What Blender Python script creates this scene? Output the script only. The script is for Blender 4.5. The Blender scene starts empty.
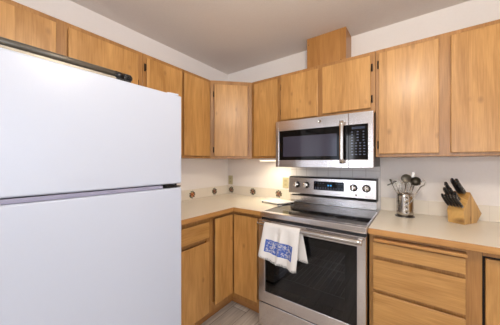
import bpy, bmesh, math, random
from mathutils import Vector, Matrix
random.seed(7)
S = bpy.context.scene
COL = S.collection

# ------------------------------------------------------------------ camera, world, lights, exposure
cam_d = bpy.data.cameras.new('camera'); cam = bpy.data.objects.new('camera', cam_d); COL.objects.link(cam)
cam.location = (1.949, -2.186, 1.3225); cam.rotation_euler = (math.radians(90), 0, math.radians(36.04))
cam_d.sensor_width = 36; cam_d.lens = 225.55 / 500 * 36; cam_d.clip_start = .02
S.camera = cam
S.view_settings.view_transform = 'Standard'; S.view_settings.look = 'None'
S.view_settings.gamma = 1; S.view_settings.use_curve_mapping = False
S.view_settings.exposure = 0.0

def lin(c):
    c = [v / 255 for v in c]
    return tuple((v / 12.92 if v <= .04045 else ((v + .055) / 1.055) ** 2.4) for v in c) + (1,)

W = bpy.data.worlds.new('daylight'); S.world = W; W.use_nodes = True
W.node_tree.nodes['Background'].inputs[0].default_value = lin((222, 234, 255))
W.node_tree.nodes['Background'].inputs[1].default_value = 3.0

def area(name, loc, rot, sx, sy, power, col):
    d = bpy.data.lights.new(name, 'AREA'); d.shape = 'RECTANGLE'; d.size = sx; d.size_y = sy
    d.energy = power; d.color = lin(col)[:3]
    o = bpy.data.objects.new(name, d); o.location = loc; o.rotation_euler = rot; COL.objects.link(o); return o
R90 = math.pi / 2
area('daylight_side_window', (3.72, -2.35, 1.45), (0, R90, 0), 1.1, 1.7, 20, (238, 242, 255))
area('daylight_front_window', (1.9, -4.72, 1.45), (R90, 0, 0), 2.8, 1.2, 84, (255, 250, 246))
def point(name, loc, r, power, col):
    d = bpy.data.lights.new(name, 'POINT'); d.shadow_soft_size = r; d.energy = power; d.color = lin(col)[:3]
    o = bpy.data.objects.new(name, d); o.location = loc; COL.objects.link(o); return o
point('ceiling_lamp_light', (1.92, -1.68, 2.20), .07, 32, (255, 243, 226))

# ------------------------------------------------------------------ helpers
class MB:
    def __init__(s): s.bm = bmesh.new()
    def box(s, x0, x1, y0, y1, z0, z1, bv=0, M=None, seg=2):
        r = bmesh.ops.create_cube(s.bm, size=1)
        vs = r['verts']
        T = Matrix.Translation(((x0 + x1) / 2, (y0 + y1) / 2, (z0 + z1) / 2)) @ Matrix.Diagonal((abs(x1 - x0), abs(y1 - y0), abs(z1 - z0), 1))
        bmesh.ops.transform(s.bm, matrix=T, verts=vs)
        if bv:
            es = list({e for v in vs for e in v.link_edges})
            r2 = bmesh.ops.bevel(s.bm, geom=es, offset=bv, segments=seg, affect='EDGES', profile=.5)
            vs = list({v for f in r2['faces'] for v in f.verts} | {v for v in vs if v.is_valid})
        if M is not None: bmesh.ops.transform(s.bm, matrix=M, verts=vs)
        return s
    def cyl(s, p0, p1, r0, r1=None, n=20, cap=True):
        p0, p1 = Vector(p0), Vector(p1); r1 = r0 if r1 is None else r1
        q = (p1 - p0).to_track_quat('Z', 'Y').to_matrix().to_4x4()
        r = bmesh.ops.create_cone(s.bm, cap_ends=cap, segments=n, radius1=r0, radius2=r1, depth=(p1 - p0).length)
        bmesh.ops.transform(s.bm, matrix=Matrix.Translation((p0 + p1) / 2) @ q, verts=r['verts'])
        for f in {f for v in r['verts'] for f in v.link_faces}:
            if len(f.verts) == 4: f.smooth = True
        return s
    def tube(s, pts, r, n=10):
        pts = [Vector(p) for p in pts]; rs = r if isinstance(r, (list, tuple)) else [r] * len(pts)
        rings = []; up = None
        for i, p in enumerate(pts):
            t = (pts[min(i + 1, len(pts) - 1)] - pts[max(i - 1, 0)]).normalized()
            if up is None:
                up = Vector((0, 0, 1)) if abs(t.z) < .9 else Vector((1, 0, 0))
            a = t.cross(up).normalized(); b = a.cross(t).normalized(); up = b
            rings.append([s.bm.verts.new(p + (a * math.cos(k * 2 * math.pi / n) + b * math.sin(k * 2 * math.pi / n)) * rs[i]) for k in range(n)])
        for A, B in zip(rings, rings[1:]):
            for k in range(n):
                f = s.bm.faces.new((A[k], A[(k + 1) % n], B[(k + 1) % n], B[k])); f.smooth = True
        s.bm.faces.new(rings[0][::-1]); s.bm.faces.new(rings[-1])
        return s
    def lathe(s, prof, n=28, M=None, sm=True):
        rings = []
        for r, z in prof:
            rings.append([s.bm.verts.new((max(r, 1e-5) * math.cos(k * 2 * math.pi / n), max(r, 1e-5) * math.sin(k * 2 * math.pi / n), z)) for k in range(n)])
        for A, B in zip(rings, rings[1:]):
            for k in range(n):
                f = s.bm.faces.new((A[k], A[(k + 1) % n], B[(k + 1) % n], B[k])); f.smooth = sm
        if M is not None: bmesh.ops.transform(s.bm, matrix=M, verts=[v for g in rings for v in g])
        return s
    def prism(s, poly, h0, h1, M=None, bv=0):
        """poly in local xy, extruded along local z from h0 to h1"""
        lo = [s.bm.verts.new((a, b, h0)) for a, b in poly]; hi = [s.bm.verts.new((a, b, h1)) for a, b in poly]
        n = len(poly); fs = [s.bm.faces.new(lo[::-1]), s.bm.faces.new(hi)]
        for i in range(n): fs.append(s.bm.faces.new((lo[i], lo[(i + 1) % n], hi[(i + 1) % n], hi[i])))
        vs = lo + hi
        if bv:
            es = list({e for f in fs for e in f.edges})
            r2 = bmesh.ops.bevel(s.bm, geom=es, offset=bv, segments=2, affect='EDGES', profile=.5)
            vs = list({v for f in r2['faces'] for v in f.verts} | {v for v in vs if v.is_valid})
        if M is not None: bmesh.ops.transform(s.bm, matrix=M, verts=vs)
        return s
    def ball(s, c, r, sc=(1, 1, 1), n=12, M=None):
        q = bmesh.ops.create_uvsphere(s.bm, u_segments=n, v_segments=max(6, n // 2 + 1), radius=r)
        T = Matrix.Translation(c) @ (M if M is not None else Matrix.Identity(4)) @ Matrix.Diagonal((*sc, 1))
        bmesh.ops.transform(s.bm, matrix=T, verts=q['verts'])
        for f in {f for v in q['verts'] for f in v.link_faces}: f.smooth = True
        return s
    def build(s, name, mat, parent=None, org=None):
        bmesh.ops.recalc_face_normals(s.bm, faces=s.bm.faces[:])
        me = bpy.data.meshes.new(name); 
        if org is None:
            if parent is not None: org = Vector(parent['_o'])
            else:
                cs = [v.co for v in s.bm.verts]
                org = Vector(((min(c.x for c in cs) + max(c.x for c in cs)) / 2, (min(c.y for c in cs) + max(c.y for c in cs)) / 2, min(c.z for c in cs)))
        org = Vector(org)
        bmesh.ops.translate(s.bm, vec=-org, verts=s.bm.verts[:])
        s.bm.to_mesh(me); s.bm.free()
        o = bpy.data.objects.new(name, me); me.materials.append(mat); COL.objects.link(o)
        o['_o'] = tuple(org)
        if parent is not None:
            o.parent = parent; 
            o.location = org - Vector(parent['_o'])
        else: o.location = org
        return o
def B(*a, **k): return MB().box(*a, **k)
def tag(o, label, cat, group=None, kind=None):
    o['label'] = label; o['category'] = cat
    if group: o['group'] = group
    if kind: o['kind'] = kind
    return o
def thing(name, loc, label, cat, group=None):
    o = bpy.data.objects.new(name, None); o.empty_display_size = .05; COL.objects.link(o)
    o.location = loc; o['_o'] = tuple(loc); return tag(o, label, cat, group)
def struct(o): o['kind'] = 'structure'; return o

# ------------------------------------------------------------------ materials
def newmat(name):
    m = bpy.data.materials.new(name); m.use_nodes = True; nt = m.node_tree
    return m, nt, nt.nodes['Principled BSDF']
def mat(name, col, rough=.5, metal=0, noise=0, scale=20, bump=0, coat=0, stretch=(1, 1, 1), emis=None, spec=None):
    m, nt, b = newmat(name)
    b.inputs['Roughness'].default_value = rough; b.inputs['Metallic'].default_value = metal
    b.inputs['Coat Weight'].default_value = coat
    if spec is not None: b.inputs['Specular IOR Level'].default_value = spec
    c = lin(col)
    tc = nt.nodes.new('ShaderNodeNewGeometry'); mp = nt.nodes.new('ShaderNodeMapping'); mp.inputs['Scale'].default_value = stretch
    nt.links.new(tc.outputs['Position'], mp.inputs[0])
    nz = nt.nodes.new('ShaderNodeTexNoise'); nz.inputs['Scale'].default_value = scale; nz.inputs['Detail'].default_value = 3
    nt.links.new(mp.outputs[0], nz.inputs['Vector'])
    cr = nt.nodes.new('ShaderNodeValToRGB')
    cr.color_ramp.elements[0].position = .3; cr.color_ramp.elements[1].position = .7
    cr.color_ramp.elements[0].color = tuple(v * (1 - noise) for v in c[:3]) + (1,)
    cr.color_ramp.elements[1].color = tuple(min(1, v * (1 + noise)) for v in c[:3]) + (1,)
    nt.links.new(nz.outputs[0], cr.inputs[0]); nt.links.new(cr.outputs[0], b.inputs['Base Color'])
    if bump:
        bp = nt.nodes.new('ShaderNodeBump'); bp.inputs['Strength'].default_value = bump; bp.inputs['Distance'].default_value = .002
        nt.links.new(nz.outputs[0], bp.inputs['Height']); nt.links.new(bp.outputs[0], b.inputs['Normal'])
    if emis:
        b.inputs['Emission Color'].default_value = lin(emis[0]); b.inputs['Emission Strength'].default_value = emis[1]
    return m
def math_(nt, op, a, b=None, c=None):
    n = nt.nodes.new('ShaderNodeMath'); n.operation = op
    for i, v in enumerate((a, b, c)):
        if v is None: continue
        if isinstance(v, (int, float)): n.inputs[i].default_value = v
        else: nt.links.new(v, n.inputs[i])
    return n.outputs[0]
def wood(name, c0, c1, vertical=True, plank=.11, rough=.38, seed=0.0, knots=.0, diff=.5):
    """honey wood: grain runs up (vertical) or along the wall, boards glued side by side"""
    m, nt, b = newmat(name)
    L = nt.links
    g = nt.nodes.new('ShaderNodeNewGeometry'); sp = nt.nodes.new('ShaderNodeSeparateXYZ'); L.new(g.outputs['Position'], sp.inputs[0])
    oi = nt.nodes.new('ShaderNodeObjectInfo')
    u = math_(nt, 'ADD', sp.outputs[0], sp.outputs[1])
    across, along = (u, sp.outputs[2]) if vertical else (sp.outputs[2], u)
    off = math_(nt, 'MULTIPLY', oi.outputs['Random'], 9.0)
    ua = math_(nt, 'ADD', across, off)
    # boards of uneven width
    k = math_(nt, 'FLOOR', math_(nt, 'DIVIDE', ua, plank))
    wn = nt.nodes.new('ShaderNodeTexWhiteNoise'); wn.noise_dimensions = '1D'; L.new(math_(nt, 'ADD', k, seed), wn.inputs['W'])
    cb = nt.nodes.new('ShaderNodeCombineXYZ')
    L.new(math_(nt, 'MULTIPLY', ua, 11.0), cb.inputs[0])
    L.new(math_(nt, 'MULTIPLY', math_(nt, 'ADD', along, math_(nt, 'MULTIPLY', wn.outputs[0], 7.0)), 1.6), cb.inputs[1])
    L.new(math_(nt, 'MULTIPLY', wn.outputs[0], 13.0), cb.inputs[2])
    n1 = nt.nodes.new('ShaderNodeTexNoise'); n1.inputs['Scale'].default_value = 1.0; n1.inputs['Detail'].default_value = 4; n1.inputs['Distortion'].default_value = 1.6
    L.new(cb.outputs[0], n1.inputs['Vector'])
    cb2 = nt.nodes.new('ShaderNodeCombineXYZ')
    L.new(math_(nt, 'MULTIPLY', ua, 160.0), cb2.inputs[0]); L.new(math_(nt, 'MULTIPLY', along, 6.0), cb2.inputs[1])
    n2 = nt.nodes.new('ShaderNodeTexNoise'); n2.inputs['Scale'].default_value = 1.0; n2.inputs['Detail'].default_value = 2
    L.new(cb2.outputs[0], n2.inputs['Vector'])
    f = math_(nt, 'ADD', math_(nt, 'MULTIPLY', n1.outputs[0], .52), math_(nt, 'MULTIPLY', n2.outputs[0], .34))
    f = math_(nt, 'ADD', f, math_(nt, 'MULTIPLY', wn.outputs[0], diff * .4))
    f = math_(nt, 'ADD', f, .02)
    cr = nt.nodes.new('ShaderNodeValToRGB'); e = cr.color_ramp.elements
    e[0].position = .36; e[0].color = lin(c0); e[1].position = .72; e[1].color = lin(c1)
    L.new(f, cr.inputs[0])
    out = cr.outputs[0]
    if knots:
        vo = nt.nodes.new('ShaderNodeTexVoronoi'); vo.inputs['Scale'].default_value = 1
        cb3 = nt.nodes.new('ShaderNodeCombineXYZ'); L.new(math_(nt, 'MULTIPLY', ua, 7.5), cb3.inputs[0]); L.new(math_(nt, 'MULTIPLY', along, 4.6), cb3.inputs[1])
        L.new(cb3.outputs[0], vo.inputs['Vector'])
        mr = nt.nodes.new('ShaderNodeMapRange'); mr.inputs['From Min'].default_value = .03; mr.inputs['From Max'].default_value = .13
        mr.inputs['To Min'].default_value = knots; mr.inputs['To Max'].default_value = 0
        L.new(vo.outputs['Distance'], mr.inputs[0])
        mx = nt.nodes.new('ShaderNodeMixRGB'); L.new(mr.outputs[0], mx.inputs[0]); L.new(out, mx.inputs[1]); mx.inputs[2].default_value = lin((110, 66, 30))
        out = mx.outputs[0]
    L.new(out, b.inputs['Base Color'])
    b.inputs['Roughness'].default_value = rough
    b.inputs['Coat Weight'].default_value = .15; b.inputs['Coat Roughness'].default_value = .25
    return m

DOOR = wood('honey_maple_door', (170, 120, 60), (216, 164, 98), knots=.45, plank=.135, diff=.32)
DOORH = wood('honey_maple_drawer', (168, 118, 58), (214, 163, 97), vertical=False, plank=.3, diff=.2, knots=.3)
FRAME = wood('honey_maple_frame', (152, 104, 52), (194, 142, 82), plank=.5, diff=.2)
FRAMEH = wood('honey_maple_rail', (152, 104, 52), (194, 142, 82), vertical=False, plank=.5, diff=.2)
CARC = wood('maple_veneer_side', (160, 110, 66), (186, 136, 86), plank=.4, diff=.2)
EDGE = wood('oak_counter_edge', (172, 118, 60), (208, 156, 92), vertical=False, plank=.5, diff=.15)
CHASE = wood('duct_chase_wood', (158, 106, 50), (188, 134, 72), plank=.17, diff=.5)
BLOCK = wood('knife_block_wood', (182, 132, 68), (226, 182, 110), plank=.03, knots=.9, diff=.5)
HINGE = mat('dark_hinge_metal', (62, 48, 36), .4, .7)
WALL = mat('lilac_white_wall_paint', (240, 234, 229), .8, noise=.01, scale=60, bump=.03)
CEIL = mat('taupe_ceiling_paint', (232, 225, 218), .9, noise=.02, scale=90, bump=.15)
COUNTER = mat('cream_laminate', (242, 234, 217), .3, noise=.02, scale=160)
STEEL = mat('brushed_stainless', (224, 220, 220), .22, 1, noise=.05, scale=8, stretch=(1, 1, 60))
STEELV = mat('polished_stainless', (205, 200, 194), .2, 1, noise=.03, scale=8)
STEELD = mat('dark_stainless', (120, 116, 112), .3, 1, noise=.05, scale=8)
BLACK = mat('black_plastic', (18, 18, 20), .35)
BGLASS = mat('black_glass', (14, 12, 12), .07, spec=.25)
MGLASS = mat('microwave_inner_window', (62, 60, 74), .10)
FRIDGE = mat('white_fridge_enamel', (200, 206, 219), .32, noise=.008, scale=300, bump=.05)
FRIDGEG = mat('grey_gasket', (150, 148, 170), .45)
FRIDGES = mat('fridge_side_grey', (200, 203, 208), .5)
BEIGE = mat('beige_outlet_plastic', (196, 186, 148), .4)
DARK = mat('dark_recess', (30, 22, 16), .8)
TOEK = wood('toe_kick_wood', (160, 108, 58), (186, 132, 76), vertical=False, plank=.5, diff=.1)
WHITE = mat('white_glazed_board', (252, 251, 246), .5)
PAPER = mat('white_paper', (248, 246, 240), .8)
GREYP = mat('grey_pole_metal', (104, 98, 88), .35, .3, noise=.15, scale=6)
GREYL = mat('light_track_metal', (150, 142, 128), .4, .3, noise=.1)
USTEEL = mat('satin_utensil_steel', (186, 181, 172), .25, .95, noise=.1)
UDARK = mat('dark_utensil_steel', (92, 86, 76), .35, .8, noise=.1)
HANDLEB = mat('black_knife_handle', (22, 22, 26), .35)
KNOBG = mat('knob_ring_dark', (50, 48, 48), .3, .8)
LENS = mat('lamp_lens', (255, 246, 225), .5, emis=((255, 236, 205), 4))
BLUE = mat('blue_display_digits', (40, 120, 220), .5, emis=((90, 190, 255), 1.6))
PRINT = mat('grey_key_print', (112, 122, 150), .5)
TRIMW = mat('white_trim_paint', (238, 238, 236), .5)
ENAMEL = mat('oven_cavity_enamel', (104, 106, 114), .3)
RACK = mat('oven_rack_wire', (210, 210, 212), .3, 1)

def glassmat(name, tint, gl=.9, rough=.02):
    m, nt, b = newmat(name); nt.nodes.remove(b); out = nt.nodes['Material Output']
    t = nt.nodes.new('ShaderNodeBsdfTransparent'); t.inputs[0].default_value = (*tint, 1)
    g = nt.nodes.new('ShaderNodeBsdfGlossy'); g.inputs['Roughness'].default_value = rough; g.inputs[0].default_value = (gl, gl, gl, 1)
    f = nt.nodes.new('ShaderNodeFresnel'); f.inputs[0].default_value = 1.5
    mx = nt.nodes.new('ShaderNodeMixShader'); nt.links.new(f.outputs[0], mx.inputs[0]); nt.links.new(t.outputs[0], mx.inputs[1]); nt.links.new(g.outputs[0], mx.inputs[2])
    nt.links.new(mx.outputs[0], out.inputs[0]); return m
GLASS = glassmat('window_glass', (.96, .98, 1))
OGLASS = glassmat('dark_oven_glass', (.42, .42, .45))

def planks():
    m, nt, b = newmat('grey_vinyl_planks'); L = nt.links
    g = nt.nodes.new('ShaderNodeNewGeometry')
    mp = nt.nodes.new('ShaderNodeMapping'); mp.inputs['Rotation'].default_value[2] = math.radians(90); L.new(g.outputs['Position'], mp.inputs[0])
    br = nt.nodes.new('ShaderNodeTexBrick'); br.inputs['Scale'].default_value = 1; br.inputs['Brick Width'].default_value = 1.2; br.inputs['Row Height'].default_value = .15
    br.inputs['Mortar Size'].default_value = .002; br.inputs['Color1'].default_value = lin((196, 186, 174)); br.inputs['Color2'].default_value = lin((224, 217, 207)); br.inputs['Mortar'].default_value = lin((110, 100, 92))
    L.new(mp.outputs[0], br.inputs['Vector'])
    mp2 = nt.nodes.new('ShaderNodeMapping'); mp2.inputs['Scale'].default_value = (40, 2.5, 1); L.new(g.outputs['Position'], mp2.inputs[0])
    nz = nt.nodes.new('ShaderNodeTexNoise'); nz.inputs['Scale'].default_value = 1; nz.inputs['Detail'].default_value = 5; nz.inputs['Distortion'].default_value = 1; L.new(mp2.outputs[0], nz.inputs['Vector'])
    cr = nt.nodes.new('ShaderNodeValToRGB'); cr.color_ramp.elements[0].position = .3; cr.color_ramp.elements[0].color = (.55, .53, .52, 1); cr.color_ramp.elements[1].position = .65; cr.color_ramp.elements[1].color = (1, 1, 1, 1)
    L.new(nz.outputs[0], cr.inputs[0])
    mx = nt.nodes.new('ShaderNodeMixRGB'); mx.blend_type = 'MULTIPLY'; mx.inputs[0].default_value = .8; L.new(br.outputs[0], mx.inputs[1]); L.new(cr.outputs[0], mx.inputs[2])
    L.new(mx.outputs[0], b.inputs['Base Color']); b.inputs['Roughness'].default_value = .4
    return m
def tiles(name, col, grout, size, zoff, uoff=0., rough=.2, gw=.004):
    """square tiles on a wall: u = x + y, v = z"""
    m, nt, b = newmat(name); L = nt.links
    g = nt.nodes.new('ShaderNodeNewGeometry'); sp = nt.nodes.new('ShaderNodeSeparateXYZ'); L.new(g.outputs['Position'], sp.inputs[0])
    u = math_(nt, 'ADD', math_(nt, 'ADD', sp.outputs[0], sp.outputs[1]), 10 * size + uoff)
    v = math_(nt, 'SUBTRACT', sp.outputs[2], zoff - 10 * size)
    hu = math_(nt, 'LESS_THAN', math_(nt, 'MODULO', u, size), gw); hv = math_(nt, 'LESS_THAN', math_(nt, 'MODULO', v, size), gw)
    k = math_(nt, 'MAXIMUM', hu, hv)
    mx = nt.nodes.new('ShaderNodeMixRGB'); L.new(k, mx.inputs[0]); mx.inputs[1].default_value = lin(col); mx.inputs[2].default_value = lin(grout)
    L.new(mx.outputs[0], b.inputs['Base Color']); b.inputs['Roughness'].default_value = rough
    return m
FLOOR = planks()
TILE = tiles('white_glossy_tiles', (226, 222, 220), (196, 188, 184), .108, 1.032, uoff=.02)
TILEB = tiles('cream_border_tiles', (228, 218, 202), (218, 207, 191), .108, .925 - .001, uoff=.03, rough=.35, gw=.003)

def towelmat():
    m, nt, b = newmat('white_towel_with_blue_print'); L = nt.links
    uv = nt.nodes.new('ShaderNodeUVMap'); sp = nt.nodes.new('ShaderNodeSeparateXYZ'); L.new(uv.outputs[0], sp.inputs[0])
    def inr(s, a, c): return math_(nt, 'MULTIPLY', math_(nt, 'GREATER_THAN', s, a), math_(nt, 'LESS_THAN', s, c))
    box = math_(nt, 'MULTIPLY', inr(sp.outputs[0], .13, .87), inr(sp.outputs[1], .20, .60))
    inner = math_(nt, 'MULTIPLY', inr(sp.outputs[0], .16, .84), inr(sp.outputs[1], .23, .57))
    wv = nt.nodes.new('ShaderNodeTexVoronoi'); wv.feature = 'SMOOTH_F1'; wv.inputs['Scale'].default_value = 13; L.new(uv.outputs[0], wv.inputs['Vector'])
    nz = nt.nodes.new('ShaderNodeTexNoise'); nz.inputs['Scale'].default_value = 10; nz.inputs['Distortion'].default_value = 2.5; nz.inputs['Detail'].default_value = 1; L.new(uv.outputs[0], nz.inputs['Vector'])
    motif = math_(nt, 'MULTIPLY', math_(nt, 'MAXIMUM', math_(nt, 'GREATER_THAN', nz.outputs[0], .54), math_(nt, 'LESS_THAN', wv.outputs[0], .2)), inner)
    f = math_(nt, 'MULTIPLY', box, math_(nt, 'SUBTRACT', 1.0, math_(nt, 'MULTIPLY', motif, .6)))
    mx = nt.nodes.new('ShaderNodeMixRGB'); L.new(f, mx.inputs[0]); mx.inputs[1].default_value = lin((228, 223, 217)); mx.inputs[2].default_value = lin((62, 92, 168))
    L.new(mx.outputs[0], b.inputs['Base Color']); b.inputs['Roughness'].default_value = .95; b.inputs['Sheen Weight'].default_value = .3
    n2 = nt.nodes.new('ShaderNodeTexNoise'); n2.inputs['Scale'].default_value = 300
    bp = nt.nodes.new('ShaderNodeBump'); bp.inputs['Strength'].default_value = .4; bp.inputs['Distance'].default_value = .001
    L.new(n2.outputs[0], bp.inputs['Height']); L.new(bp.outputs[0], b.inputs['Normal'])
    return m
TOWEL = towelmat()

# ------------------------------------------------------------------ room
HC = 2.458; XR = 3.6; YF = -4.6
struct(B(-.1, XR + .1, YF - .1, .1, -.05, 0).build('floor', FLOOR))
struct(B(-.1, XR + .1, YF - .1, .1, HC, HC + .05).build('ceiling', CEIL))
struct(B(-.1, 0, YF - .1, .1, 0, HC).build('wall_left', WALL))
struct(B(0, XR, 0, .1, 0, HC).build('wall_back', WALL))
def holed_wall(name, axis, w0, w1, lo, hi, holes):
    """wall slab with window holes; axis 'x': slab spans x=w0..w1 and runs along y"""
    mb = MB()
    def seg(a, c, z0, z1):
        if c - a < 1e-4 or z1 - z0 < 1e-4: return
        if axis == 'x': mb.box(w0, w1, a, c, z0, z1)
        else: mb.box(a, c, w0, w1, z0, z1)
    p = lo
    for (a, c, z0, z1) in holes:
        seg(p, a, 0, HC); seg(a, c, 0, z0); seg(a, c, z1, HC); p = c
    seg(p, hi, 0, HC)
    return struct(mb.build(name, WALL))
holed_wall('wall_right', 'x', XR, XR + .1, YF - .1, .1, [(-3.2, -1.5, .9, 2.0)])
FH = [(.15, .80, 1.0, 2.05), (1.55, 3.2, .85, 2.05)]
holed_wall('wall_front', 'y', YF - .1, YF, 0, XR, FH)
def window(n, axis, a, c, z0, z1):
    w = .05
    def bx(mb, p, q, zz0, zz1, d0, d1):
        if axis == 'y': mb.box(p, q, YF - d1, YF - d0, zz0, zz1)
        else: mb.box(XR + d0, XR + d1, p, q, zz0, zz1)
    mb = MB()
    bx(mb, a, a + w, z0, z1, .02, .07); bx(mb, c - w, c, z0, z1, .02, .07)
    bx(mb, a + w, c - w, z0, z0 + w, .02, .07); bx(mb, a + w, c - w, z1 - w, z1, .02, .07)
    mid = (a + c) / 2; bx(mb, mid - .02, mid + .02, z0 + w, z1 - w, .02, .07)
    fr = mb.build('window_%d' % n, TRIMW); struct(fr)
    g = MB(); bx(g, a + w, mid - .02, z0 + w, z1 - w, .04, .046); bx(g, mid + .02, c - w, z0 + w, z1 - w, .04, .046)
    g.build('pane', GLASS, fr)
window(1, 'y', *FH[0]); window(2, 'y', *FH[1]); window(3, 'x', -3.2, -1.5, .9, 2.0)

# tile field behind the range
struct(B(.90, 1.722, -.008, 0, .926, 1.30, bv=.001).build('trim_1', TILE))
# ------------------------------------------------------------------ upper cabinets
ZB, ZT = 1.363, 2.138
T = .021
def slab(a, c, y0, y1, z0, z1, M=None, ax='y', lip=.012, bv=.003):
    """overlay door or drawer front with an undercut finger-pull edge all round"""
    mb = MB(); ym = y0 + (y1 - y0) * .40
    if ax == 'y':
        mb.box(a, c, y0, ym, z0, z1, bv=bv, M=M); mb.box(a + lip, c - lip, ym, y1, z0 + lip, z1 - lip, M=M)
    else:
        mb.box(y0, ym, a, c, z0, z1, bv=bv, M=M); mb.box(ym, y1, a + lip, c - lip, z0 + lip, z1 - lip, M=M)
    return mb
def cabinet(name, label, M, w, z0, z1, depth, openings, doors, rail=.035, group='honey maple wall cabinets'):
    """cabinet in a local frame: x along the face (0..w), y=0 the face plane, -y is towards the room; M maps it to the wall"""
    org = M @ Vector((w / 2, depth / 2, z0))
    t = thing(name, org, label, 'cabinet', group)
    B(.0, w, T, depth, z0, z1, M=M).build('carcass', CARC, t)
    mb = MB(); xs = [0] + [v for o_ in openings for v in o_] + [w]
    for i in range(0, len(xs), 2): mb.box(xs[i], xs[i + 1], 0, T, z0, z1, bv=.0015, M=M)
    for a, c in openings:
        mb.box(a, c, 0.0005, T, z0, z0 + rail, bv=.001, M=M); mb.box(a, c, 0.0005, T, z1 - rail, z1, bv=.001, M=M)
    mb.build('face_frame', FRAME, t)
    for (a, c, d0, d1, hs) in doors:
        d = slab(a, c, -T, -.0008, d0, d1, M).build('door', DOOR, t)
        for (hx, hz) in hs:
            h = MB(); s_ = -1 if hx < (a + c) / 2 else 1
            x = a if s_ < 0 else c
            h.box(min(x, x + s_ * .012), max(x, x + s_ * .012), -.006, -.0005, hz - .028, hz + .028, bv=.0015, M=M)
            h.cyl(M @ Vector((x + s_ * .003, -.012, hz - .022)), M @ Vector((x + s_ * .003, -.012, hz + .022)), .005, n=10)
            h.build('hinge', HINGE, d)
    return t
def MBACK(x0, y): return Matrix.Translation((x0, y, 0))                     # face looks to -y
def MLEFT(y0, x): return Matrix.Translation((x, y0, 0)) @ Matrix.Rotation(R90, 4, 'Z')   # local x -> +y, local -y -> +x
UD = .315
g1 = 'upper cabinets along the left wall'; g2 = 'upper cabinets along the back wall'
def lm(y0, *p): return [v - y0 for v in p]
y0 = -2.235
a = lm(y0, -2.20, -1.804, -1.75, -1.341)
cabinet('wall_cabinet', 'short maple wall cabinet above the white fridge', MLEFT(y0, UD), 1.30 - .365, 1.80, ZT, UD - .003,
        [(a[0] + .015, a[1] - .015), (a[2] + .015, a[3] - .015)], [(a[0], a[1], 1.83, 2.105, []), (a[2], a[3], 1.83, 2.105, [(a[3], 1.9)])], group=g1)
y0 = -1.298
a = lm(y0, -1.277, -.962, -.937, -.632)
cabinet('wall_cabinet', 'tall two-door maple wall cabinet between the fridge cabinet and the corner cabinet', MLEFT(y0, UD), 1.298 - .612, ZB, ZT, UD - .003,
        [(a[0] + .015, a[1] - .012), (a[2] + .012, a[3] - .012)], [(a[0], a[1], 1.385, 2.105, [(a[0], 2.035), (a[0], 1.45)]), (a[2], a[3], 1.385, 2.105, [(a[3], 2.03), (a[3], 1.45)])], group=g1)
# diagonal corner cabinet
t = thing('corner_wall_cabinet', (.2, -.2, ZB), 'diagonal corner maple wall cabinet with one door', 'cabinet')
P = [(.002, -.002), (.002, -.61), (UD - .014, -.61), (.61, -(UD - .014)), (.61, -.002)]
MB().prism(P, ZB, ZT).build('carcass', CARC, t)
dl = (Vector((.61, -UD, 0)) - Vector((UD, -.61, 0))).length
MD = Matrix.Translation((UD, -.61, 0)) @ Matrix.Rotation(math.radians(45), 4, 'Z')
mb = MB(); mb.box(0, .028, 0, .008, ZB, ZT, bv=.001, M=MD); mb.box(dl - .03, dl, 0, .008, ZB, ZT, bv=.001, M=MD)
mb.box(.028, dl - .03, 0.0005, .008, ZB, ZB + .035, M=MD); mb.box(.028, dl - .03, .0005, .008, ZT - .04, ZT, M=MD)
mb.build('face_frame', FRAME, t)
d = slab(.04, dl - .045, -T, -.0008, 1.385, 2.095, MD).build('door', DOOR, t)
for hz in (2.0, 1.45):
    h = B(.028, .04, -.006, -.0005, hz - .028, hz + .028, bv=.0015, M=MD)
    h.cyl(MD @ Vector((.037, -.012, hz - .022)), MD @ Vector((.037, -.012, hz + .022)), .005, n=10); h.build('hinge', HINGE, d)

cabinet('wall_cabinet', 'narrow single-door maple wall cabinet left of the microwave', MBACK(.612, -UD), .942 - .612, ZB, ZT, UD - .003,
        [(.055, .28)], [(.652 - .612, .918 - .612, 1.385, 2.105, [(.0, 2.03)])], group=g2)
cabinet('wall_cabinet', 'short two-door maple cabinet directly above the microwave', MBACK(.943, -UD), .778, 1.692, ZT, UD - .003,
        [(.03, .33), (.40, .73)], [(.012, 1.300 - .943, 1.712, 2.105, [(-.1, 2.02), (-.1, 1.79)]), (1.338 - .943, 1.692 - .943, 1.722, 2.105, [(1, 2.02), (1, 1.79)])], group=g2)
cabinet('wall_cabinet', 'wide maple wall cabinet right of the microwave, above the knives', MBACK(1.7225, -UD), 1.0, ZB, ZT, UD - .003,
        [(.035, .34), (.425, .72)], [(1.744 - 1.7225, 2.076 - 1.7225, 1.384, 2.107, [(-.1, 2.03), (-.1, 1.45)]), (2.132 - 1.7225, 2.47 - 1.7225, 1.384, 2.107, [(9, 2.03)]), (2.49 - 1.7225, 2.70 - 1.7225, 1.384, 2.107, [])], group=g2)
# duct chase
t = thing('duct_cover', (1.31, -.1, ZT), 'tall boxed wood duct cover between microwave cabinets and ceiling', 'duct cover')
B(1.150, 1.490, -.195, -.183, ZT + .001, HC - .001, bv=.001).build('front_board', CHASE, t)
B(1.150, 1.162, -.183, -.002, ZT + .001, HC - .001).build('side_board', CHASE, t); B(1.478, 1.490, -.183, -.002, ZT + .001, HC - .001).build('side_board', CHASE, t)
for (x, z) in ((1.163, 2.40), (1.45, 2.19)): MB().cyl((x, -.1965, z), (x, -.1945, z), .004, n=10).build('screw', HINGE, t)
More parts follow.
